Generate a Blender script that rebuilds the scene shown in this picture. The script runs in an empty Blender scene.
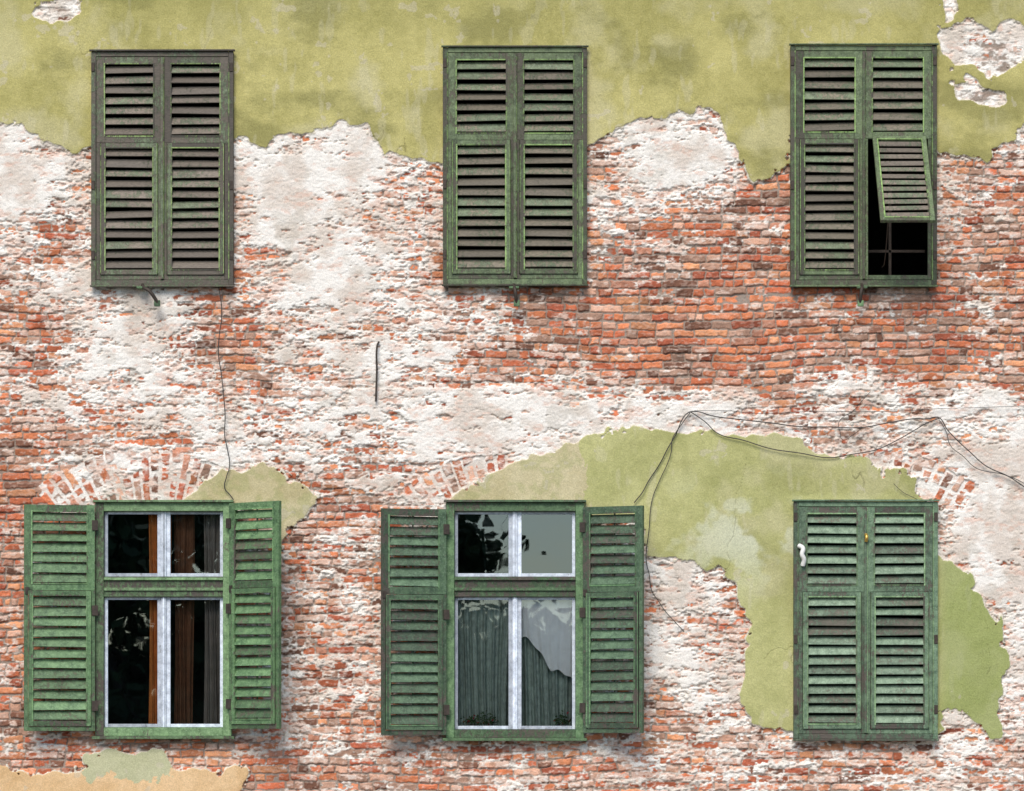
import bpy, math, random
import numpy as np
from mathutils import Vector, Matrix
random.seed(7)
sc = bpy.context.scene
Z0 = 1.2
def PX(x): return (x-512)*.01
def PZ(y): return Z0+(791-y)*.01
D = 38.0; CAMZ = 1.7

# ------------------------------------------------------------------ materials
def newmat(name):
    m = bpy.data.materials.new(name); m.use_nodes = True
    nt = m.node_tree; b = nt.nodes["Principled BSDF"]
    return m, nt, b
def N(nt, t, **kw):
    n = nt.nodes.new(t)
    for k, v in kw.items(): setattr(n, k, v)
    return n
def noise(nt, scale, detail=4, rough=.6, stretch=None):
    tc = N(nt, 'ShaderNodeTexCoord'); n = N(nt, 'ShaderNodeTexNoise')
    n.inputs['Scale'].default_value = scale; n.inputs['Detail'].default_value = detail
    n.inputs['Roughness'].default_value = rough
    if stretch:
        mp = N(nt, 'ShaderNodeMapping'); mp.inputs['Scale'].default_value = stretch
        nt.links.new(tc.outputs['Object'], mp.inputs['Vector']); nt.links.new(mp.outputs[0], n.inputs['Vector'])
    else: nt.links.new(tc.outputs['Object'], n.inputs['Vector'])
    return n.outputs['Fac']
def math_(nt, op, a, b=None, clamp=False):
    n = N(nt, 'ShaderNodeMath', operation=op, use_clamp=clamp)
    for i, v in enumerate((a, b)):
        if v is None: continue
        if isinstance(v, (int, float)): n.inputs[i].default_value = v
        else: nt.links.new(v, n.inputs[i])
    return n.outputs[0]
def mapr(nt, v, a, b, c=0., d=1.):
    n = N(nt, 'ShaderNodeMapRange'); nt.links.new(v, n.inputs[0])
    for i, q in zip((1, 2, 3, 4), (a, b, c, d)): n.inputs[i].default_value = q
    return n.outputs[0]
def mix(nt, f, a, b, mode='MIX'):
    n = N(nt, 'ShaderNodeMix', data_type='RGBA', blend_type=mode)
    if isinstance(f, (int, float)): n.inputs[0].default_value = f
    else: nt.links.new(f, n.inputs[0])
    for i, v in ((6, a), (7, b)):
        if isinstance(v, tuple): n.inputs[i].default_value = (*v[:3], 1)
        else: nt.links.new(v, n.inputs[i])
    return n.outputs[2]
def bump(nt, b, h, dist, strength=1.):
    n = N(nt, 'ShaderNodeBump'); n.inputs['Distance'].default_value = dist; n.inputs['Strength'].default_value = strength
    nt.links.new(h, n.inputs['Height']); nt.links.new(n.outputs[0], b.inputs['Normal'])

def simple(name, col, rough=.8, var=.3, scale=8, metal=0):
    m, nt, b = newmat(name)
    f = noise(nt, scale, 6)
    c = mix(nt, mapr(nt, f, .3, .7), tuple(x*(1-var) for x in col), tuple(min(1, x*(1+var)) for x in col))
    nt.links.new(c, b.inputs['Base Color']); b.inputs['Roughness'].default_value = rough
    b.inputs['Metallic'].default_value = metal
    bump(nt, b, noise(nt, scale*12, 3), .002)
    return m

def paint(name, pcol, wcol, amount, pcol2=None, rough=.6):
    """flaking old paint on weathered wood"""
    m, nt, b = newmat(name)
    at = N(nt, 'ShaderNodeAttribute', attribute_name='rnd').outputs['Fac']
    big = noise(nt, 4, 5, .6); fine = noise(nt, 42, 6, .75, (1, 1, .45))
    s = math_(nt, 'ADD', math_(nt, 'MULTIPLY', big, .42), math_(nt, 'MULTIPLY', fine, .58))
    s = math_(nt, 'ADD', s, math_(nt, 'MULTIPLY', math_(nt, 'SUBTRACT', at, .5), .12))
    thr = .5+(.5-amount)*.34
    f = mapr(nt, s, thr-.02, thr+.03)
    grain = noise(nt, 30, 5, .6, (1, 8, 12))
    w = mix(nt, mapr(nt, grain, .3, .7), tuple(x*.45 for x in wcol), tuple(x*1.5 for x in wcol))
    p2 = pcol2 or tuple(x*1.5 for x in pcol)
    p = mix(nt, mapr(nt, noise(nt, 14, 7, .7), .36, .66), tuple(x*.60 for x in pcol), p2)
    dusty = mapr(nt, noise(nt, 60, 5, .7), .50, .66, 0, .5)
    p = mix(nt, dusty, p, tuple(min(.8, x*1.2+.09) for x in p2))
    c = mix(nt, f, w, p)
    c = mix(nt, 1., c, mapr(nt, at, 0, 1, .58, 1.32), 'MULTIPLY')
    nt.links.new(c, b.inputs['Base Color']); b.inputs['Roughness'].default_value = rough
    h = math_(nt, 'ADD', f, math_(nt, 'MULTIPLY', grain, .8))
    bump(nt, b, h, .0018)
    return m

WOOD = (.125, .10, .078)
m_u1f = paint('weathered_brown_frame', (.09, .115, .062), (.11, .09, .068), .44)
m_u1s = paint('weathered_brown_slat', (.10, .12, .07), (.19, .155, .12), .42)
m_u1e = paint('flaking_green_edge', (.17, .26, .075), (.09, .08, .06), .54, (.29, .39, .14))
m_u2f = paint('worn_green_frame', (.082, .122, .055), (.10, .087, .06), .58, (.135, .18, .082))
m_u2s = paint('worn_green_slat', (.095, .12, .067), (.19, .16, .115), .48)
m_u2e = paint('flaking_light_green_edge', (.17, .28, .075), (.09, .08, .06), .62, (.28, .42, .14))
m_l1f = paint('green_paint_frame', (.058, .130, .052), WOOD, .70, (.12, .215, .09))
m_l1s = paint('green_paint_slat', (.068, .150, .060), (.14, .125, .085), .69, (.145, .25, .11))
m_l1e = paint('green_paint_edge', (.11, .24, .09), WOOD, .66, (.21, .36, .15))
m_l2f = paint('dark_green_frame', (.042, .093, .044), WOOD, .69, (.09, .155, .078))
m_l2s = paint('dark_green_slat', (.046, .098, .048), (.11, .10, .075), .67, (.095, .165, .088))
m_l2e = paint('dark_green_edge', (.08, .185, .08), WOOD, .66, (.15, .27, .12))
m_l3f = paint('bluish_green_frame', (.078, .145, .08), WOOD, .66, (.15, .23, .135))
m_l3s = paint('bluish_green_slat', (.13, .20, .125), (.17, .15, .11), .68, (.21, .29, .19))
m_l3e = paint('bluish_green_edge', (.16, .28, .12), WOOD, .66, (.25, .38, .19))
m_wf = paint('pale_green_window_frame', (.12, .225, .09), WOOD, .74, (.205, .33, .15))
m_white = paint('pale_blue_casement_paint', (.66, .73, .84), (.35, .35, .35), .95, (.76, .82, .90), .45)
m_metal = simple('rusty_iron', (.06, .045, .035), .6, .4, 30, .4)
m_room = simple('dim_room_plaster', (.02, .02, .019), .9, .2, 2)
m_brownc = simple('orange_curtain_cloth', (.70, .23, .05), .9, .2, 9)
m_browd = simple('dark_brown_curtain_cloth', (.20, .085, .04), .9, .25, 9)
m_greyc = simple('grey_curtain_cloth', (.26, .23, .20), .9, .2, 6)
m_lace = simple('lace_curtain_cloth', (.36, .44, .39), .9, .3, 16)
m_whitec = simple('white_curtain_cloth', (.88, .88, .86), .9, .05, 14)
m_porc = simple('white_porcelain', (.8, .78, .74), .3, .05)
m_brass = simple('brass', (.8, .5, .12), .35, .1, 10, .8)

m_glass = bpy.data.materials.new('window_glass'); m_glass.use_nodes = True
nt = m_glass.node_tree; nt.nodes.clear()
o = N(nt, 'ShaderNodeOutputMaterial'); tr = N(nt, 'ShaderNodeBsdfTransparent'); gl = N(nt, 'ShaderNodeBsdfGlossy')
gl.inputs['Roughness'].default_value = .01; gl.inputs['Color'].default_value = (.72, .88, 1, 1); tr.inputs[0].default_value = (.97, .98, .97, 1)
fr = N(nt, 'ShaderNodeFresnel'); fr.inputs[0].default_value = 1.5
mx = N(nt, 'ShaderNodeMixShader'); nt.links.new(math_(nt, 'MULTIPLY', fr.outputs[0], 4.2, True), mx.inputs[0])
nt.links.new(tr.outputs[0], mx.inputs[1]); nt.links.new(gl.outputs[0], mx.inputs[2]); nt.links.new(mx.outputs[0], o.inputs[0])
bn = N(nt, 'ShaderNodeBump'); bn.inputs['Distance'].default_value = .0006
nt.links.new(noise(nt, 3, 1), bn.inputs['Height']); nt.links.new(bn.outputs[0], gl.inputs['Normal'])

# ------------------------------------------------------------------ helpers
def empty(name, parent=None):
    e = bpy.data.objects.new(name, None); sc.collection.objects.link(e)
    if parent: e.parent = parent
    return e
class MB:
    def __init__(s): s.v = []; s.f = []; s.m = []; s.r = []
    def box(s, x0, x1, y0, y1, z0, z1, mat=0, M=None, jit=0., r=None):
        b = len(s.v)
        for p in [(x0,y0,z0),(x1,y0,z0),(x1,y1,z0),(x0,y1,z0),(x0,y0,z1),(x1,y0,z1),(x1,y1,z1),(x0,y1,z1)]:
            q = Vector(p)
            if M: q = M @ q
            if jit: q += Vector([random.uniform(-jit, jit) for _ in range(3)])
            s.v.append(tuple(q))
        r = random.random() if r is None else r
        for f in [(0,3,2,1),(4,5,6,7),(0,1,5,4),(1,2,6,5),(2,3,7,6),(3,0,4,7)]:
            s.f.append(tuple(b+i for i in f)); s.m.append(mat); s.r.append(r)
    def quad(s, pts, mat=0):
        b = len(s.v); s.v += [tuple(p) for p in pts]; s.f.append(tuple(range(b, b+len(pts)))); s.m.append(mat); s.r.append(.5)
    def make(s, name, mats, parent=None, bevel=.003, loc=(0,0,0), rot=(0,0,0)):
        me = bpy.data.meshes.new(name); me.from_pydata(s.v, [], s.f)
        for m in mats: me.materials.append(m)
        me.polygons.foreach_set('material_index', s.m)
        a = me.attributes.new('rnd', 'FLOAT', 'FACE'); a.data.foreach_set('value', s.r)
        me.update(); ob = bpy.data.objects.new(name, me); sc.collection.objects.link(ob)
        ob.location = loc; ob.rotation_euler = rot
        if parent: ob.parent = parent
        if bevel:
            b = ob.modifiers.new('bev', 'BEVEL'); b.width = bevel; b.segments = 1; b.limit_method = 'ANGLE'
        return ob
def tube(name, pts, r, mat, parent=None):
    cu = bpy.data.curves.new(name, 'CURVE'); cu.dimensions = '3D'; cu.bevel_depth = r; cu.bevel_resolution = 2
    sp = cu.splines.new('BEZIER'); sp.bezier_points.add(len(pts)-1)
    for bp, p in zip(sp.bezier_points, pts):
        bp.co = p; bp.handle_left_type = bp.handle_right_type = 'AUTO'
    cu.materials.append(mat); ob = bpy.data.objects.new(name, cu); sc.collection.objects.link(ob)
    if parent: ob.parent = parent
    return ob

# ------------------------------------------------------------------ facade heightfield
def axis(a0, a1, f0, f1, fine, coarse):
    return np.concatenate([np.arange(a0, f0, coarse), np.arange(f0, f1, fine), np.linspace(f1, a1, int((a1-f1)/coarse)+2)])
xs = axis(-9, 9, -5.24, 5.24, .0070, .03); zs = axis(0, 10.4, 1.12, 9.2, .0064, .03)
nx, nz = len(xs), len(zs)
X, Z = np.meshgrid(xs.astype(np.float64), zs.astype(np.float64))
X = X.ravel(); Z = Z.ravel()
def vnoise(x, z, sx, sz, seed):
    L = np.random.RandomState(seed).rand(256, 256).astype(np.float32)
    u = x/sx+3000.3; v = z/sz+3000.7
    iu = np.floor(u).astype(np.int32); iv = np.floor(v).astype(np.int32)
    fu = (u-iu).astype(np.float32); fv = (v-iv).astype(np.float32)
    fu = fu*fu*(3-2*fu); fv = fv*fv*(3-2*fv)
    i0 = iu & 255; i1 = (iu+1) & 255; j0 = iv & 255; j1 = (iv+1) & 255
    a = L[j0, i0]; b = L[j0, i1]; c = L[j1, i0]; d = L[j1, i1]
    return (a+(b-a)*fu)*(1-fv)+(c+(d-c)*fu)*fv
def fbm(x, z, s, seed, o=4, sz=None, g=.55):
    sz = sz or s; t = 0; A = 0; a = 1.
    for i in range(o):
        t = t+a*vnoise(x, z, s/2**i, sz/2**i, seed+i*17); A += a; a *= g
    return t/A
def ss(a, b, x):
    t = np.clip((x-a)/(b-a), 0, 1); return t*t*(3-2*t)
def hsh(a, b, s): 
    q = np.sin(a*12.9898+b*78.233+s*37.719)*43758.5453; return q-np.floor(q)
wx = (fbm(X, Z, .9, 1, 2)-.5); wz = (fbm(X, Z, 1.3, 2, 2)-.5)
fx = (fbm(X, Z, .05, 3, 2)-.5); fz = (fbm(X, Z, .05, 4, 2)-.5)
def bricks(u, v, c, L, s):
    row = np.floor(v/c); fv = v-row*c
    uu = u+hsh(row, 0*row, s)*L
    k = np.floor(uu/L)
    E = lambda k: k*L+(hsh(row, k, s+1)-.5)*L*.5
    k = np.where(uu < E(k), k-1, k); k = np.where(uu > E(k+1), k+1, k)
    e0 = E(k); e1 = E(k+1); mid = (e0+e1)/2
    sp = hsh(row, k, s+2) > .60
    k2 = np.where(sp & (uu > mid), k+.5, k)
    e0b = np.where(sp & (uu > mid), mid, e0); e1b = np.where(sp & (uu <= mid), mid, e1)
    tilt = (hsh(row, k2, s+3)-.5)*.07*(uu-(e0b+e1b)/2)+(hsh(row, k2, s+4)-.5)*.010   # each brick laid a bit askew
    fv = fv+tilt
    d = np.minimum(np.minimum(uu-e0b, e1b-uu), np.minimum(fv, c-fv))
    return d, row, k2
U = X+fx*.026+wx*.05; V = Z+fz*.024+wz*.10
d, row, kk = bricks(U, V, .080, .262, 5)
px = X*100+512; py = 791-(Z-Z0)*100
archm = np.zeros(len(X), bool)
for (ax, ay) in ((158, 622), (515, 625), (870, 622)):
    dx = (px-ax)/100; dy = (ay-py)/100; r = np.hypot(dx, dy)+fx*.03; th = np.arctan2(dx, dy)
    am = (r < 1.74+.30*wx) & (np.abs(th+.3*wx) < .68) & (py < 505)
    archm |= am
    d2, r2, k2 = bricks(r[am]+fz[am]*.02, th[am]*1.5+fx[am]*.02+4, .098, .30, 21+ax % 7)
    d[am] = d2; row[am] = r2+999; kk[am] = k2
h1 = hsh(row, kk, 31); h2 = hsh(row, kk, 32); h3 = hsh(row, kk, 33)
# coarse whiteness map of the surviving undercoat
G = np.array([
[.7]*16,
[.7]*16,
[.92,.60,.55,.64,.97,.97,.70,.5,.5,.72,.82,.68,.30,.45,.45,.60],
[.66,.58,.55,.48,.86,.76,.44,.5,.5,.54,.48,.40,.34,.36,.54,.40],
[.56,.84,.74,.42,.82,.86,.68,.52,.40,.36,.22,.16,.24,.24,.36,.30],
[.34,.76,.72,.30,.60,.70,.66,.50,.32,.18,.18,.12,.24,.58,.20,.34],
[.46,.68,.72,.70,.74,.74,.76,.86,.90,.86,.84,.84,.80,.78,.74,.76],
[.24,.50,.48,.52,.34,.52,.64,.60,.50,.50,.50,.50,.50,.46,.56,.90],
[.38,.40,.40,.40,.50,.54,.54,.54,.52,.52,.86,.70,.50,.50,.62,.84],
[.36,.40,.40,.40,.52,.54,.54,.54,.52,.52,.76,.64,.50,.50,.62,.72],
[.34,.38,.38,.38,.50,.46,.46,.50,.50,.50,.60,.58,.50,.50,.62,.74],
[.40,.40,.38,.34,.42,.42,.42,.50,.50,.48,.54,.54,.52,.52,.54,.58]])
gx = np.clip((px-32)/64., 0, 14.999); gy = np.clip((py-33)/66., 0, 10.999)
ix = gx.astype(int); iy = gy.astype(int); fxx = gx-ix; fyy = gy-iy
W = (G[iy, ix]*(1-fxx)+G[iy, ix+1]*fxx)*(1-fyy)+(G[iy+1, ix]*(1-fxx)+G[iy+1, ix+1]*fxx)*fyy
n1 = fbm(X, Z, .55, 50, 4, .26)-.5; n2 = fbm(X, Z, .16, 60, 3, .06)-.5; n3 = fbm(X, Z, .035, 70, 2, .022)-.5
n4 = fbm(X, Z, .02, 75, 2)-.5
band = ss(0, 3, py-387+wx*6)*ss(0, 4, 416-py+wx*14+n2*30)*ss(.35, .6, fbm(X, Z, 1.1, 77, 2))
edge_gap = (ss(-3, 0, py-386+wx*6)*(1-ss(0, 2, py-387+wx*6)))
W = W+n1*.70+n2*.58+n3*.40+band*.14
W = np.where(archm, np.minimum(W, .56+n2*.5), W)
hb = (h1-.5)*.015+(fx+fz)*.008+n4*.007+n3*.007-ss(.78, .9, h2)*.009
jw = .004+.009*h3+archm*.006
hb = -.026+(hb+.026)*ss(jw*.3, jw+.007, d)
slab = ss(.655, .685, W)
Hp = np.clip((W-.70)*.05, -.017+.010*archm, .003)+slab*.009+n2*.006+n3*.006+n4*.0045+band*.003-edge_gap*.004
h = np.maximum(hb, Hp)
tw = ss(-.0012, .0018, Hp-hb)
def mixc(a, b, t): return a+(b-a)*t[:, None]
c = lambda *v: np.array(v)[None, :]
P = np.array([[.60,.175,.08],[.66,.25,.12],[.50,.14,.065],[.68,.38,.26],[.44,.115,.06],[.64,.205,.09],[.58,.26,.165],[.21,.095,.06],[.68,.30,.15],[.46,.27,.19],[.56,.15,.07],[.66,.22,.10]])
bc = P[np.minimum((h2*11.9).astype(int), 11)]
bc = bc*(.74+.52*h3)[:, None]*(.74+.52*fbm(X, Z, .06, 80, 3))[:, None]
soot = ss(.60, .76, fbm(X, Z, .5, 90, 3, .25))*.38
bc = bc*(1-soot)[:, None]
wwn = fbm(X, Z, .09, 100, 5, .04)
ww = ss(.47, .59, wwn+(W-.5)*.62+(h1-.5)*.34-archm*.07)*.88
ww = np.maximum(ww, .02+.24*ss(.48, .68, n3+.5))
bc = mixc(bc, mixc(c(.70,.50,.40)+0*bc, c(.86,.78,.70), ss(.4, .9, W+n3)), ww)
wn = fbm(X, Z, .3, 110, 4); 
wc = mixc(c(.72,.63,.545)+0*bc, c(.89,.84,.77), ss(.32, .56, wn))
wc = mixc(wc, c(.72,.45,.34), ss(.53, .70, fbm(X, Z, .10, 120, 4, .05))*.55*(1-ss(.80, 1.1, W)))
wc = mixc(wc, c(.50,.44,.36), ss(.60, .75, fbm(X, Z, .22, 130, 4))*.38)
wc = mixc(wc, c(.25,.18,.135), ss(-.002, -.013, Hp)*.85*(1-.85*ss(.40, .62, W))*(1-.9*archm))
col = mixc(bc, wc, tw)
# --- painted render coats, polygons in facade coordinates
polys = [
 ('top', [(-600,-400),(1700,-400),(1700,110),(1060,100),(1024,120),(1013,128),(1003,146),(985,160),(960,160),(936,155),(936,140),(789,132),(786,168),(772,177),(756,180),(741,174),(738,150),(728,128),(720,110),(706,104),(692,112),(668,119),(648,116),(636,120),(612,138),(590,143),(440,160),(420,161),(396,158),(380,152),(373,132),(359,121),(336,122),(314,131),(290,138),(252,141),(232,138),(95,144),(88,150),(74,161),(60,154),(46,140),(28,136),(20,127),(0,128),(-60,150),(-600,140)]),
 ('beige', [(452,520),(450,497),(466,486),(490,470),(518,457),(548,450),(584,444),(587,520)]),
 ('green', [(584,520),(584,440),(590,432),(640,430),(690,434),(745,431),(792,437),(812,446),(824,456),(868,460),(884,472),(916,478),(918,498),(938,506),(938,556),(956,564),(974,578),(982,600),(996,618),(1006,645),(1008,672),(1003,700),(1000,738),(988,738),(974,722),(952,716),(938,712),(938,736),(790,736),(768,730),(748,722),(740,700),(744,672),(745,615),(736,592),(716,574),(692,560),(664,555),(644,560),(640,520)]),
 ('beige', [(180,500),(196,482),(232,469),(262,468),(296,478),(312,494),(308,514),(294,530),(284,548),(276,548),(276,515),(225,512)]),
 ('palegreen', [(84,780),(82,756),(110,751),(150,752),(172,754),(176,780)]),
 ('peach', [(-600,770),(0,766),(80,769),(172,769),(240,767),(248,774),(238,791),(225,830),(160,900),(-600,900)]),
]
holes = [[(36,0),(78,-4),(82,14),(70,26),(52,20),(38,12)],
 [(936,26),(962,22),(985,30),(1012,26),(1040,34),(1040,60),(1016,62),(1000,76),(980,68),(958,66),(944,50)],
 [(952,84),(975,80),(1006,88),(1010,98),(985,104),(962,98)],
 [(938,0),(960,-8),(956,12),(944,20)]]
qx = px+(fbm(X, Z, .22, 140, 4)-.5)*24+(fbm(X, Z, .04, 150, 2)-.5)*9
qy = py+(fbm(X, Z, .22, 160, 4)-.5)*24+(fbm(X, Z, .04, 170, 2)-.5)*9
def inside(poly):
    xs_ = [p[0] for p in poly]; ys_ = [p[1] for p in poly]
    idx = np.nonzero((qx > min(xs_)) & (qx < max(xs_)) & (qy > min(ys_)) & (qy < max(ys_)))[0]
    a = qx[idx]; b = qy[idx]; r = np.zeros(len(idx), bool)
    for i in range(len(poly)):
        x1, y1 = poly[i]; x2, y2 = poly[(i+1) % len(poly)]
        if y1 == y2: continue
        r ^= ((y1 > b) != (y2 > b)) & (a < (x2-x1)*(b-y1)/(y2-y1)+x1)
    m = np.zeros(len(qx), bool); m[idx[r]] = True
    return m
hm = np.zeros(len(X), bool)
for p_ in holes: hm |= inside(p_)
tw2 = ss(.24, .36, fbm(X, Z, .1, 145, 3))
col = np.where((hm & (py < 110))[:, None], mixc(col, wc*1.0, tw2), col); h = np.where(hm & (py < 110), np.maximum(h, .004+n2*.01+n3*.006), h)
def blur(m, r):
    a = m.reshape(nz, nx).astype(np.float32)
    for ax in (0, 1):
        p_ = np.pad(a, [(r+1, r) if i == ax else (0, 0) for i in (0, 1)], mode='edge')
        cs = np.cumsum(p_, axis=ax, dtype=np.float64)
        a = (np.take(cs, range(2*r+1, cs.shape[ax]), ax)-np.take(cs, range(0, cs.shape[ax]-2*r-1), ax))/(2*r+1)
    return a.ravel()
pals = {'top': ((.38,.345,.12), (.545,.49,.195)), 'green': ((.375,.375,.145), (.52,.505,.225)), 'beige': ((.47,.40,.21), (.61,.535,.33)),
        'peach': ((.60,.38,.18), (.76,.53,.30)), 'palegreen': ((.40,.41,.23), (.52,.51,.32))}
gn = fbm(X, Z, .7, 180, 5); gs = fbm(X, Z, .14, 190, 4, .3); gf = fbm(X, Z, .05, 200, 3)
rn = fbm(X, Z, .12, 210, 3); cr = np.abs(fbm(X, Z, 1.1, 220, 5, 2.2)-.5); crm = fbm(X, Z, 1.2, 230, 2)
allm = np.zeros(len(X), bool)
hg = .026+(fbm(X, Z, .7, 240, 3)-.5)*.016+(gf-.5)*.004
for kind, poly in polys:
    m = inside(poly) & ~hm & ~allm
    allm |= m
    lo, hi = pals[kind]
    t = np.clip(ss(.34, .66, gn)*.6+ss(.3, .7, gs)*.25+ss(.3, .7, gf)*.25, 0, 1)
    g = mixc(c(*lo)+0*col[:, :], c(*hi), t)
    if kind in ('top', 'green'):
        g = mixc(g, c(.61,.56,.34), ss(.50, .74, fbm(X, Z, .45, 250, 4))*.45)        # faded
        g = mixc(g, c(.24,.225,.08), ss(.50, .74, fbm(X, Z, .6, 260, 5, .35))*(.62 if kind == 'top' else .25))  # algae
        g = mixc(g, c(.62,.57,.39), ss(.66, .74, fbm(X, Z, .09, 262, 3, .3))*.25)
    if kind == 'green':
        g = mixc(g, c(.64,.65,.48), ss(.52, .64, fbm(X, Z, .3, 255, 4))*np.exp(-((px-745)/70)**2-((py-535)/45)**2)*.8)
        g = mixc(g, c(.26,.33,.10), ss(930, 950, px)*.55)
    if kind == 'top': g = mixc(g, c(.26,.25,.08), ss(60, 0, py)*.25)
    if kind == 'beige': g = mixc(g, c(.34,.36,.14), ss(.5, .65, rn)*.35)
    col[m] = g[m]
bl = blur(allm, 4)
rim = allm & (bl < .56+.48*(rn-.35)+.03)
col[rim] = (c(.72,.65,.53)*(.8+.4*gf[:, None]))[rim]
hg = hg-rim*.006
thinning = allm & (rn > .72) & (gn > .52)
col[thinning] = col[thinning]*.6+np.array([.58,.52,.40])*.4
crack = allm & (cr < .0015) & (crm > .60)
hg = hg-crack*.005; col[crack] *= .7
h = np.where(allm, hg, h)
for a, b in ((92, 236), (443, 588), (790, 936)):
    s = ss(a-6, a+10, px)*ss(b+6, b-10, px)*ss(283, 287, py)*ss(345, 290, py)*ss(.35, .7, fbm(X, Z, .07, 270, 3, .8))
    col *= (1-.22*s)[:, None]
col = np.clip(col, .01, .9)
UW = [(92,234,53,286), (443,587,49,285), (790,936,47,286)]
LW = [(96,232,503,736), (446,584,503,738), (793,937,502,739)]
opens = [(a+7, b-7, t+7, q-7) for a, b, t, q in UW+LW]
keep = np.ones((nz-1, nx-1), bool)
cxp = ((xs[:-1]+xs[1:])/2)*100+512; cyp = 791-((zs[:-1]+zs[1:])/2-Z0)*100
for a, b, t, q in opens:
    keep &= ~(((cyp > t) & (cyp < q))[:, None] & ((cxp > a) & (cxp < b))[None, :])
I = np.arange(nz*nx).reshape(nz, nx)
q = np.stack([I[:-1, :-1], I[:-1, 1:], I[1:, 1:], I[1:, :-1]], -1)[keep]
me = bpy.data.meshes.new('facade_wall')
me.vertices.add(nz*nx); me.vertices.foreach_set('co', np.stack([X, -h, Z], -1).astype(np.float32).ravel())
me.loops.add(q.size); me.loops.foreach_set('vertex_index', q.ravel().astype(np.int32))
me.polygons.add(len(q)); me.polygons.foreach_set('loop_start', (np.arange(len(q))*4).astype(np.int32))
me.polygons.foreach_set('use_smooth', np.ones(len(q), bool))
me.update(calc_edges=True)
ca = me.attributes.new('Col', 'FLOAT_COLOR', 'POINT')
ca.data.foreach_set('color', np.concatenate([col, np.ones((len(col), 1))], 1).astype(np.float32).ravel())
m_wall, nt, b = newmat('brick_and_flaking_plaster')
at = N(nt, 'ShaderNodeAttribute', attribute_name='Col').outputs['Color']
f = mapr(nt, noise(nt, 90, 5, .7), .3, .7, .76, 1.22)
cc = mix(nt, 1., at, f, 'MULTIPLY'); nt.links.new(cc, b.inputs['Base Color']); b.inputs['Roughness'].default_value = .95
b.inputs['Specular IOR Level'].default_value = .2
bump(nt, b, math_(nt, 'ADD', noise(nt, 160, 4, .7), noise(nt, 45, 3)), .0045)
me.materials.append(m_wall)
building = empty('old_brick_building')
wall = bpy.data.objects.new('facade_wall', me); sc.collection.objects.link(wall); wall.parent = building

# ------------------------------------------------------------------ building shell
m_side = simple('side_wall_render', (.42, .38, .25), .95, .2, 2)
m_roof = simple('clay_roof_tiles', (.25, .09, .05), .9, .3, 6)
mb = MB()
mb.box(-9.4, -9, -.05, 10, 0, 10.4); mb.box(9, 9.4, -.05, 10, 0, 10.4); mb.box(-9, 9, 9.6, 10, 0, 10.4)
mb.box(-9.6, 9.6, -.35, 10.2, 10.4, 10.62); mb.box(-9.5, 9.5, -.22, 10.1, 10.22, 10.398)
mb.make('side_walls_and_cornice', [m_side], building, .01)
mb = MB(); R = [(-9.8,-.5,10.62),(9.8,-.5,10.62),(9.8,10.4,10.62),(-9.8,10.4,10.62),(-9.8,5,14.2),(9.8,5,14.2)]
for f_ in ((0,1,5,4),(2,3,4,5),(1,2,5),(3,0,4),(3,2,1,0)): mb.quad([R[i] for i in f_])
mb.make('roof', [m_roof], building, 0)
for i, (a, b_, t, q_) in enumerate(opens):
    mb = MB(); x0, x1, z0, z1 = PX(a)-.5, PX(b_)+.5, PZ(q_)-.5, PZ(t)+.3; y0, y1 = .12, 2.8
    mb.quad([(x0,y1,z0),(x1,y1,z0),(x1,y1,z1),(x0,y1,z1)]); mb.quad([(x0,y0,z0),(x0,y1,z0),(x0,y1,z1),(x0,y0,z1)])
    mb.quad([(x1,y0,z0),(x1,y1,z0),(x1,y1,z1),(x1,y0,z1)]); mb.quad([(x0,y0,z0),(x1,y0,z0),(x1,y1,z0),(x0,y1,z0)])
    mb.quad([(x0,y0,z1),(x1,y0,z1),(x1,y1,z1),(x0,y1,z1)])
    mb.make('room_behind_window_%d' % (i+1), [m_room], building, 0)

# ------------------------------------------------------------------ shutters
def louver(mb, x0, x1, z0, z1, yf, th, st, rail, pitch, fm=0, sm=1, tilt=34, chaos=1., ratio=.8, edge=True):
    mb.box(x0, x0+st, yf, yf+th, z0, z1, fm, jit=.0012); mb.box(x1-st, x1, yf, yf+th, z0, z1, fm, jit=.0012)
    mb.box(x0+st, x1-st, yf+.003, yf+th-.003, z0, z0+rail, fm, jit=.001); mb.box(x0+st, x1-st, yf+.003, yf+th-.003, z1-rail, z1, fm, jit=.001)
    if edge:
        e = .011
        mb.box(x0+st-e, x0+st+.002, yf-.004, yf+.012, z0+rail-e, z1-rail+e, 3, jit=.0012); mb.box(x1-st-.002, x1-st+e, yf-.004, yf+.012, z0+rail-e, z1-rail+e, 3, jit=.0012)
        mb.box(x0+st+.003, x1-st-.003, yf-.003, yf+.012, z1-rail-.002, z1-rail+e, 3, jit=.001)
        if random.random() < .6: mb.box(x0+st+.003, x1-st-.003, yf-.003, yf+.012, z0+rail-e, z0+rail+.002, 3, jit=.001)
    H = z1-z0-2*rail; n = max(1, round(H/pitch)); p = H/n; w = (x1-x0-2*st)
    for i in range(n):
        l = p*ratio; t = tilt+random.gauss(0, 3*chaos)
        if random.random() < .06*chaos: t += random.uniform(-12, 12)
        M = Matrix.Translation((x0+st+w/2, yf+th*.5+.004, z0+rail+p*(i+.5)+random.gauss(0, .003*chaos))) @ \
            Matrix.Rotation(math.radians(random.gauss(0, .6*chaos)), 4, 'Y') @ Matrix.Rotation(math.radians(-t), 4, 'X')
        mb.box(-w/2-.004, w/2+.004, -.005, .005, -l/2, l/2, sm, M, jit=.002)
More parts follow.
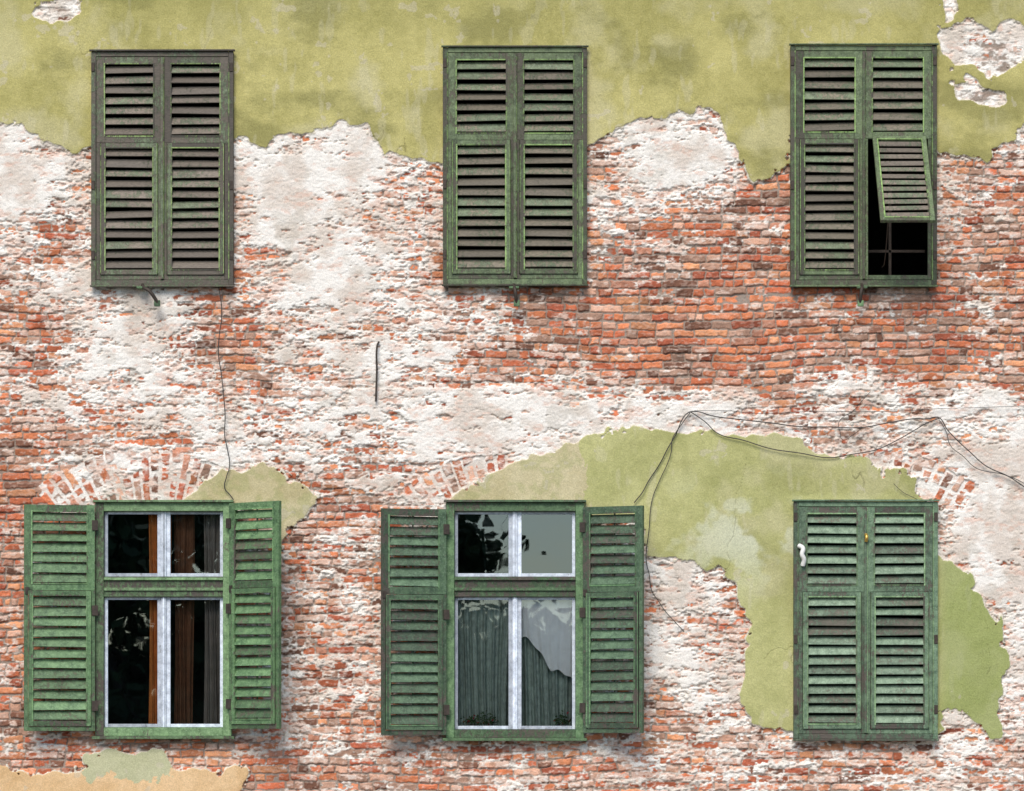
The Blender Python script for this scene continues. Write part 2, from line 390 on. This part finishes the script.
def leaf(mb, x0, x1, z0, z1, zs_, yf, th=.042, st=.085, flap=True, pitch=.1, chaos=1., tilt=34, ratio=.86, rod=False):
    louver(mb, x0, x1, zs_-.02, z1, yf, th, st, .07, pitch, chaos=chaos, tilt=tilt, ratio=ratio)
    mb.box(x0, x0+.038, yf, yf+th, z0, zs_-.021, 0, jit=.001); mb.box(x1-.038, x1, yf, yf+th, z0, zs_-.021, 0, jit=.001)
    mb.box(x0+.038, x1-.038, yf+.003, yf+th-.003, z0, z0+.045, 0, jit=.001)
    if flap:
        louver(mb, x0+.042, x1-.042, z0+.049, zs_-.025, yf-.014, th, st-.035, .05, pitch, chaos=chaos, tilt=tilt, ratio=ratio)
        for xx in (x0+.042, x1-.042-.007): mb.box(xx, xx+.007, yf-.018, yf-.0145, z0+.06, zs_-.03, 3, jit=.001)
    if rod:
        xm = (x0+x1)/2
        mb.box(xm-.007, xm+.007, yf+th*.5+.028, yf+th*.5+.040, z0+.06, z1-.06, 0)
        mb.box(x0+.01, x0+.05, yf-.012, yf-.001, zs_-.06, zs_+.01, 2); 
def outer(mb, x0, x1, z0, z1, y0, y1, w=.05, fm=0):
    mb.box(x0, x0+w, y0, y1, z0, z1, fm, jit=.0015); mb.box(x1-w, x1, y0, y1, z0, z1, fm, jit=.0015)
    mb.box(x0+w, x1-w, y0+.003, y1-.003, z1-w, z1, fm, jit=.001); mb.box(x0+w, x1-w, y0+.003, y1-.003, z0, z0+w, fm, jit=.001)
    mb.box(x0+w-.010, x0+w+.001, y0-.003, y0+.008, z0+w, z1-w, 3, jit=.001); mb.box(x1-w-.001, x1-w+.010, y0-.003, y0+.008, z0+w, z1-w, 3, jit=.001)
    mb.box(x0-.015, x1+.015, y0-.025, y0+.02, z1+.002, z1+.018, fm, jit=.002)
    mb.box(x0-.01, x1+.01, y0-.02, y0+.03, z0-.018, z0-.002, fm, jit=.002)
def closed(name, wr, zsplit, mats, flaps=(True, True), chaos=1., dx=0, ratio=.86):
    a, b, t, q_ = wr; x0, x1, z0, z1 = PX(a)+dx, PX(b)+dx, PZ(q_), PZ(t)
    e = empty(name, building)
    mb = MB(); outer(mb, x0, x1, z0, z1, -.085, .05)
    mb.make('shutter_casing', mats, e)
    xm = (x0+x1)/2; g = .005
    for j, (l0, l1) in enumerate(((x0+.052, xm-g), (xm+g, x1-.052))):
        mb = MB(); leaf(mb, l0, l1, z0+.054, z1-.054, PZ(zsplit), -.078, flap=flaps[j], chaos=chaos, ratio=ratio)
        mb.make('louvered_leaf_%d' % (j+1), mats, e)
    mb = MB(); mb.box(xm-.016, xm+.012, -.099, -.080, z0+.06, z1-.06, 0, jit=.002); mb.box(xm+.0125, xm+.019, -.095, -.080, z0+.06, z1-.06, 3, jit=.001)
    for zz in (z0+.25, z0+.95, z1-.2):
        for xx in (x0+.02, x1-.02): mb.box(xx-.018, xx+.018, -.094, -.0865, zz, zz+.09, 2)
    mb.make('meeting_strip_and_hinges', mats, e)
    return e
M1 = [m_u1f, m_u1s, m_metal, m_u1e]; M2 = [m_u2f, m_u2s, m_metal, m_u2e]; M3 = [m_l3f, m_l3s, m_metal, m_l3e]
u1 = closed('shuttered_window_1', UW[0], 142, M1, chaos=1.1, ratio=.92)
u2 = closed('shuttered_window_2', UW[1], 139, M2, ratio=.92)
u3 = closed('shuttered_window_3', UW[2], 138, M2, (True, False), ratio=.92)
l3 = closed('shuttered_window_4', LW[2], 590, M3, chaos=.7, ratio=.98)
for i, (wr, dx, ms) in enumerate(((UW[0], -3.55, M1), (UW[2], 3.5, M2), (LW[2], 3.5, M3))):
    closed('shuttered_window_%d' % (5+i), wr, 140 if wr[2] < 100 else 590, ms, dx=dx)
hx0, hx1 = PX(868.5)+.03, PX(926)-.012; FL = 1.26
mb = MB(); louver(mb, hx0, hx1, -FL, 0, -.02, .04, .05, .05, .1, chaos=.8, tilt=-2, ratio=.62)
fa = math.radians(41)
fl = mb.make('push_out_flap', [m_u2f, m_u1s, m_metal, m_u2e], u3, loc=(0, -.10, PZ(139)), rot=(-fa, 0, 0))
tube('flap_stay', [(hx0+.1, -.05, PZ(268)), (hx0+.1, -.3, PZ(266)), (hx0+.1, -.10-FL*.8*math.sin(fa), PZ(139)-FL*.8*math.cos(fa))], .005, m_metal, u3)
mb = MB(); zb = PZ(272); 
mb.box(PX(870), PX(930), .45, .48, PZ(247), PZ(244), 0); mb.box(PX(893), PX(896), .45, .48, zb, PZ(150), 0)
mb.make('inner_sash', [m_metal], u3)
for e, x, s in ((u1, 143, 1), (u2, 514, .15), (u3, 861, -.15)):
    xx = PX(x)
    tube('iron_stay', [(xx, -.06, PZ(285)), (xx+.02*s, -.14, PZ(289)), (xx+.08*s, -.17, PZ(293)), (xx+.17*s, -.14, PZ(306))], .018, m_metal, e)
    mb = MB(); mb.box(xx-.05, xx+.05, -.15, -.03, PZ(290), PZ(288), 0); mb.box(xx+.15*s-.025, xx+.15*s+.035, -.16, -.12, PZ(308), PZ(302), 0)
    mb.make('stay_bracket', [m_l1f], e)

# ------------------------------------------------------------------ open windows with glazed casements
def window(name, wr, mats, leafmats, L, R):
    a, b, t, q_ = wr; x0, x1, z0, z1 = PX(a), PX(b), PZ(q_), PZ(t); e = empty(name, building)
    zt1, zt0 = PZ(577), PZ(597)
    mb = MB(); w = .085
    mb.box(x0, x0+w, -.075, .11, z0, z1, 0, jit=.001); mb.box(x1-w, x1, -.075, .11, z0, z1, 0, jit=.001)
    mb.box(x0+w, x1-w, -.072, .108, z1-w, z1, 0); mb.box(x0+w, x1-w, -.072, .108, z0, z0+w, 0)
    mb.box(x0+w, x1-w, -.060, .105, zt0, zt1, 0); mb.box(x0+w, x1-w, -.078, -.062, zt0+.06, zt0+.09, 0); mb.box(x0+w, x1-w, -.085, -.0605, zt1-.035, zt1-.01, 0)
    mb.box(x0-.02, x1+.02, -.11, -.03, z1+.002, z1+.025, 0, jit=.002); mb.box(x0-.03, x1+.03, -.13, -.0, z0-.03, z0-.002, 0, jit=.002)
    mb.make('window_frame', [mats[0]], e)
    xm = (x0+x1)/2-.0; mb = MB(); gb = MB()
    for (za, zb_) in ((z0+w+.002, zt0-.002), (zt1+.002, z1-w-.002)):
        for (xa, xb) in ((x0+w+.002, xm-.003), (xm+.003, x1-w-.002)):
            sl = .032 if xa < xm-.2 else .062; sr = .062 if xa < xm-.2 else .032
            mb.box(xa, xa+sl, -.012, .04, za, zb_, 0); mb.box(xb-sr, xb, -.012, .04, za, zb_, 0)
            mb.box(xa+sl, xb-sr, -.009, .037, za, za+.034, 0); mb.box(xa+sl, xb-sr, -.009, .037, zb_-.026, zb_, 0)
            gb.quad([(xa+sl-.004, .012, za+.03), (xb-sr+.004, .012, za+.03), (xb-sr+.004, .012, zb_-.02), (xa+sl-.004, .012, zb_-.02)])
        mb.box(xm-.024, xm+.024, -.032, -.0125, za, zb_, 0)
        mb.box(xm-.008, xm+.008, -.040, -.0325, za, zb_, 0)
    mb.make('casements', [m_white], e); gb.make('window_glass', [m_glass], e, 0)
    for nm, (W_, th, hz) in (('left', L), ('right', R)):
        mb = MB()
        xa, xb = (-W_, 0) if nm == 'left' else (0, W_)
        leaf(mb, xa, xb, 0, PZ(508)-PZ(733), PZ(591)-PZ(733), -.042, st=.08, chaos=.8, pitch=.106, rod=True, tilt=28, ratio=.94)
        s = -1 if nm == 'left' else 1
        for zz in (.2, 1.15, 2.0): mb.box(-.03, .03, -.056, -.043, zz, zz+.1, 2)
        mb.make('open_louvered_shutter_'+nm, leafmats, e, loc=((x0-.004) if nm == 'left' else (x1+.004), -.09, PZ(733)+hz), rot=(0, 0, math.radians(th)*(-s)))
    return e
w1 = window('glazed_window_1', LW[0], [m_wf], [m_l1f, m_l1s, m_metal, m_l1e], (.70, 10, .02), (.66, 38, .04))
w2 = window('glazed_window_2', LW[1], [m_l1f], [m_l2f, m_l2s, m_metal, m_l2e], (.66, 14, -.02), (.65, 26, 0))
def curtain(name, x0, x1, z0, z1, y, amp, wl, mat, bottom=None):
    nxx, nzz = 110, 30; v = []; f = []
    for j in range(nzz+1):
        for i in range(nxx+1):
            u = i/nxx; w = j/nzz; ph = u*(x1-x0)/wl*6.283+1.2*math.sin(2.1*u+w*1.7)
            zb_ = z0 if bottom is None else bottom(u)
            v.append((x0+(x1-x0)*u+.012*math.sin(3*w+5*u), y+amp*(math.sin(ph+.8*math.sin(w*3))+.5*math.sin(ph*2.3+1+w)+.3*math.sin(ph*.37+2))*(1.1-.4*w), zb_+(z1-zb_)*w))
    for j in range(nzz):
        for i in range(nxx):
            k = j*(nxx+1)+i; f.append((k, k+1, k+nxx+2, k+nxx+1))
    me = bpy.data.meshes.new(name); me.from_pydata(v, [], f); me.materials.append(mat)
    me.polygons.foreach_set('use_smooth', [True]*len(f)); ob = bpy.data.objects.new(name, me); sc.collection.objects.link(ob); return ob
zc0, zc1 = PZ(731), PZ(508)
curtain('curtain', PX(147), PX(169), zc0, zc1, .14, .014, .07, m_brownc)
curtain('curtain.001', PX(172), PX(192), zc0, zc1, .19, .018, .065, m_browd)
curtain('curtain.002', PX(202), PX(230), zc0, zc1, .17, .020, .07, m_greyc)
curtain('lace_curtain', PX(452), PX(509), zc0, PZ(575), .17, .032, .095, m_lace)
curtain('lace_curtain.001', PX(519), PX(580), zc0, PZ(575), .17, .032, .11, m_lace)
curtain('white_valance_curtain', PX(521), PX(576), 0, PZ(596), .085, .006, .14, m_whitec, lambda u: PZ(638+48*u-5*math.sin(u*9)-2*math.sin(u*21)))

m_leaf = simple('houseplant_leaf', (.05, .10, .03), .6, .4, 20); m_fl = simple('red_petal', (.40, .03, .04), .6, .2, 20); m_pot = simple('dark_clay', (.10, .05, .03), .8, .2, 12)
for i, x in enumerate((472, 488, 562)):
    mb = MB(); cx, cz = PX(x), PZ(731)
    seg = 12
    for k in range(seg):
        a0, a1 = 6.2832*k/seg, 6.2832*(k+1)/seg
        mb.quad([(cx+.03*math.cos(a0), .08+.03*math.sin(a0), cz), (cx+.03*math.cos(a1), .08+.03*math.sin(a1), cz), (cx+.042*math.cos(a1), .08+.042*math.sin(a1), cz+.06), (cx+.042*math.cos(a0), .08+.042*math.sin(a0), cz+.06)], 2)
    for k in range(90):
        p = Vector((cx+random.gauss(0, .05), .08+random.uniform(-.03, .03), cz+.07+abs(random.gauss(0, .055)))); u = Vector([random.uniform(-1, 1) for _ in range(3)]).normalized()*.018
        w = u.cross(Vector([random.uniform(-1, 1) for _ in range(3)])).normalized()*.009
        mb.quad([p-u, p+w, p+u, p-w], 1 if random.random() < .12 else 0)
    mb.make('potted_plant' if i == 0 else 'potted_plant.%03d' % i, [m_leaf, m_fl, m_pot], None, 0)

tube('porcelain_handle', [(PX(798), -.10, PZ(546)), (PX(802), -.13, PZ(549)), (PX(801), -.14, PZ(555)), (PX(803), -.13, PZ(560)), (PX(802), -.11, PZ(566))], .024, m_porc, l3)
tube('brass_latch', [(PX(865), -.10, PZ(535)), (PX(865.5), -.125, PZ(538)), (PX(865), -.11, PZ(542))], .018, m_brass, l3)

# ------------------------------------------------------------------ cables
m_cab = simple('black_cable_sheath', (.05, .045, .04), .7, .3, 10)
def cable(name, pts, r=.006, y=-.045):
    rr = random.Random(len(pts)*7+int(pts[0][0])); P_ = []
    for i, (a, b) in enumerate(pts):
        P_.append((PX(a), y-rr.uniform(0, .015), PZ(b)))
        if i < len(pts)-1:
            c_, d_ = pts[i+1]; P_.append((PX((a+c_)/2+rr.uniform(-1.5, 1.5)), y-rr.uniform(0, .02), PZ((b+d_)/2+rr.uniform(-1.5, 1.5))))
    tube(name, P_, r*.82, m_cab)
cable('electric_cable', [(219,288),(222,318),(219,355),(224,396),(225,436),(230,466),(225,488),(234,500)])
cable('electric_cable.001', [(634,503),(648,482),(668,448),(682,420),(692,412),(740,420),(800,427),(860,428),(915,419),(938,418),(956,440),(985,466),(1030,490),(1120,505)], .0065)
cable('electric_cable.002', [(690,412),(718,434),(770,449),(828,458),(876,450),(915,430),(938,419)], .006)
cable('electric_cable.003', [(690,413),(672,440),(668,462),(652,500),(646,560),(652,592),(664,610),(684,632)], .005)
cable('electric_cable.004', [(938,419),(950,446),(975,468),(1000,474),(1030,486),(1120,492)], .0045)
cable('electric_cable.005', [(694,411),(760,414),(860,412),(940,409),(1030,406),(1120,404)], .003)
cable('electric_cable.006', [(870,392),(852,412),(838,424),(842,440),(862,428)], .0035)
cable('electric_cable.007', [(893,484),(905,494),(918,500),(932,503)], .0035)
tube('iron_pin', [(PX(379), -.03, PZ(342)), (PX(377.5), -.055, PZ(346)), (PX(377), -.055, PZ(372)), (PX(376), -.05, PZ(402))], .010, m_metal)

# ------------------------------------------------------------------ street and what the panes reflect
m_ground = simple('ground_soil_grass', (.10, .10, .06), .95, .3, .5)
m_asph = simple('asphalt', (.05, .05, .052), .9, .25, 3)
m_pave = simple('pavement_slabs', (.25, .24, .22), .9, .2, 3)
mb = MB(); mb.quad([(-400,-400,0),(400,-400,0),(400,400,0),(-400,400,0)]); mb.make('ground', [m_ground], None, 0)
mb = MB(); mb.quad([(-120,-36,.004),(120,-36,.004),(120,-2.6,.004),(-120,-2.6,.004)]); mb.make('road', [m_asph], None, 0)
mb = MB(); mb.box(-60, 60, -2.45, -.06, 0, .13); mb.box(-60, 60, -2.6, -2.455, 0, .14); mb.make('pavement', [m_pave], None, .01)
m_ow = simple('cream_house_render', (.78, .76, .72), .9, .08, 2); m_ot = simple('grey_roof_slates', (.10, .09, .09), .8, .3, 3); m_dk = simple('dark_window_panes', (.03, .035, .04), .2, .1)
mb = MB(); hx, hy = 9.0, -66
mb.box(hx, hx+14, hy-10, hy, 0, 3.7, 0)
mb.quad([(hx-.0, hy, 3.7), (hx+14, hy, 3.7), (hx+7, hy, 9.5)], 0)
mb.quad([(hx-.4, hy+.3, 3.45), (hx+7, hy+.3, 9.6), (hx+7, hy-10.3, 9.6), (hx-.4, hy-10.3, 3.45)], 1)
mb.quad([(hx+14.4, hy+.3, 3.45), (hx+7, hy+.3, 9.6), (hx+7, hy-10.3, 9.6), (hx+14.4, hy-10.3, 3.45)], 1)
for x in (2.5, 6.2, 10): 
    mb.box(hx+x, hx+x+1.3, hy+.004, hy+.05, 1.2, 3, 2); mb.box(hx+x-.1, hx+x+1.4, hy+.004, hy+.1, 1.08, 1.18, 0)
mb.make('house', [m_ow, m_ot, m_dk], None, 0)
m_bark = simple('bark', (.09, .07, .05), .95, .3, 6); m_fol = simple('tree_foliage', (.05, .085, .03), .8, .5, .8)
def tree(name, x, y, H, Rr, seed, low=-.12):
    rg = random.Random(seed); mb = MB(); seg = 8
    def limb(p, q, r0, r1):
        ax = (q-p).normalized(); s = ax.orthogonal().normalized(); t = ax.cross(s)
        for k in range(seg):
            a0, a1 = 6.2832*k/seg, 6.2832*(k+1)/seg
            f0 = s*math.cos(a0)+t*math.sin(a0); f1 = s*math.cos(a1)+t*math.sin(a1)
            mb.quad([p+f0*r0, p+f1*r0, q+f1*r1, q+f0*r1], 0)
    base = Vector((x, y, 0)); top = Vector((x+.3, y, H*.45)); limb(base, top, .28, .18); ends = []
    for k in range(13):
        a = k*2.4; q = top+Vector((math.cos(a)*Rr*rg.uniform(.3, .9), math.sin(a)*Rr*rg.uniform(.3, .9), H*rg.uniform(low, .42))); limb(top, q, .11, .03); ends.append(q)
    for q in ends:
        for k in range(480):
            p = q+Vector((rg.gauss(0, Rr*.26), rg.gauss(0, Rr*.24), rg.gauss(0, Rr*.22)))
            if p.z < .3: continue
            u = Vector([rg.uniform(-1, 1) for _ in range(3)]).normalized()*rg.uniform(.12, .24); w = u.cross(Vector([rg.uniform(-1, 1) for _ in range(3)])).normalized()*.12
            mb.quad([p-u, p+w, p+u, p-w], 1)
    mb.make(name, [m_bark, m_fol], None, 0)
for i, (x, y, H, Rr, lo_) in enumerate(((-2.9, -56, 8.2, 2.4, -.3), (-7.5, -58, 10, 3.4, -.3), (-10.5, -55, 9.5, 3.4, -.35), (-13.5, -57, 11, 3.4, -.3), (-19, -60, 10, 3.2, -.12), (17, -52, 10, 3, -.12), (1.2, -60, 4.9, 2.2, -.35), (4.4, -61, 5.2, 2.2, -.35), (-1.2, -63, 5.0, 2.4, -.35))):
    tree('deciduous_tree' if i == 0 else 'deciduous_tree.%03d' % i, x, y, H, Rr, i+3, lo_)

# ------------------------------------------------------------------ light, sky, camera
el, az = math.radians(45), math.radians(12)
dr = Vector((-math.sin(az)*math.cos(el), -math.cos(az)*math.cos(el), math.sin(el)))
ld = bpy.data.lights.new('sun', 'SUN'); ld.energy = 3.25; ld.angle = math.radians(32); ld.color = (1, .945, .87)
lo = bpy.data.objects.new('sun', ld); sc.collection.objects.link(lo); lo.rotation_euler = dr.to_track_quat('Z', 'Y').to_euler()
lo.location = (-10, -20, 30)
wd = bpy.data.worlds.new('World'); sc.world = wd; wd.use_nodes = True; nt = wd.node_tree
sk = nt.nodes.new('ShaderNodeTexSky'); sk.sky_type = 'NISHITA'; sk.sun_disc = False
sk.sun_elevation = el; sk.sun_rotation = math.pi+az; sk.dust_density = .8; sk.air_density = 1.0
bg = nt.nodes['Background']; nt.links.new(sk.outputs[0], bg.inputs[0]); bg.inputs[1].default_value = .15
cd = bpy.data.cameras.new('camera'); cam = bpy.data.objects.new('camera', cd); sc.collection.objects.link(cam)
cam.location = (0, -D, CAMZ); cam.rotation_euler = (math.radians(90), 0, 0)
cd.sensor_width = 36; cd.sensor_fit = 'HORIZONTAL'; cd.lens = 36*D/10.24; cd.shift_y = (PZ(395.5)-CAMZ)/10.24; cd.clip_end = 2000
sc.camera = cam
sc.view_settings.view_transform = 'Standard'; sc.view_settings.look = 'None'; sc.view_settings.exposure = 0
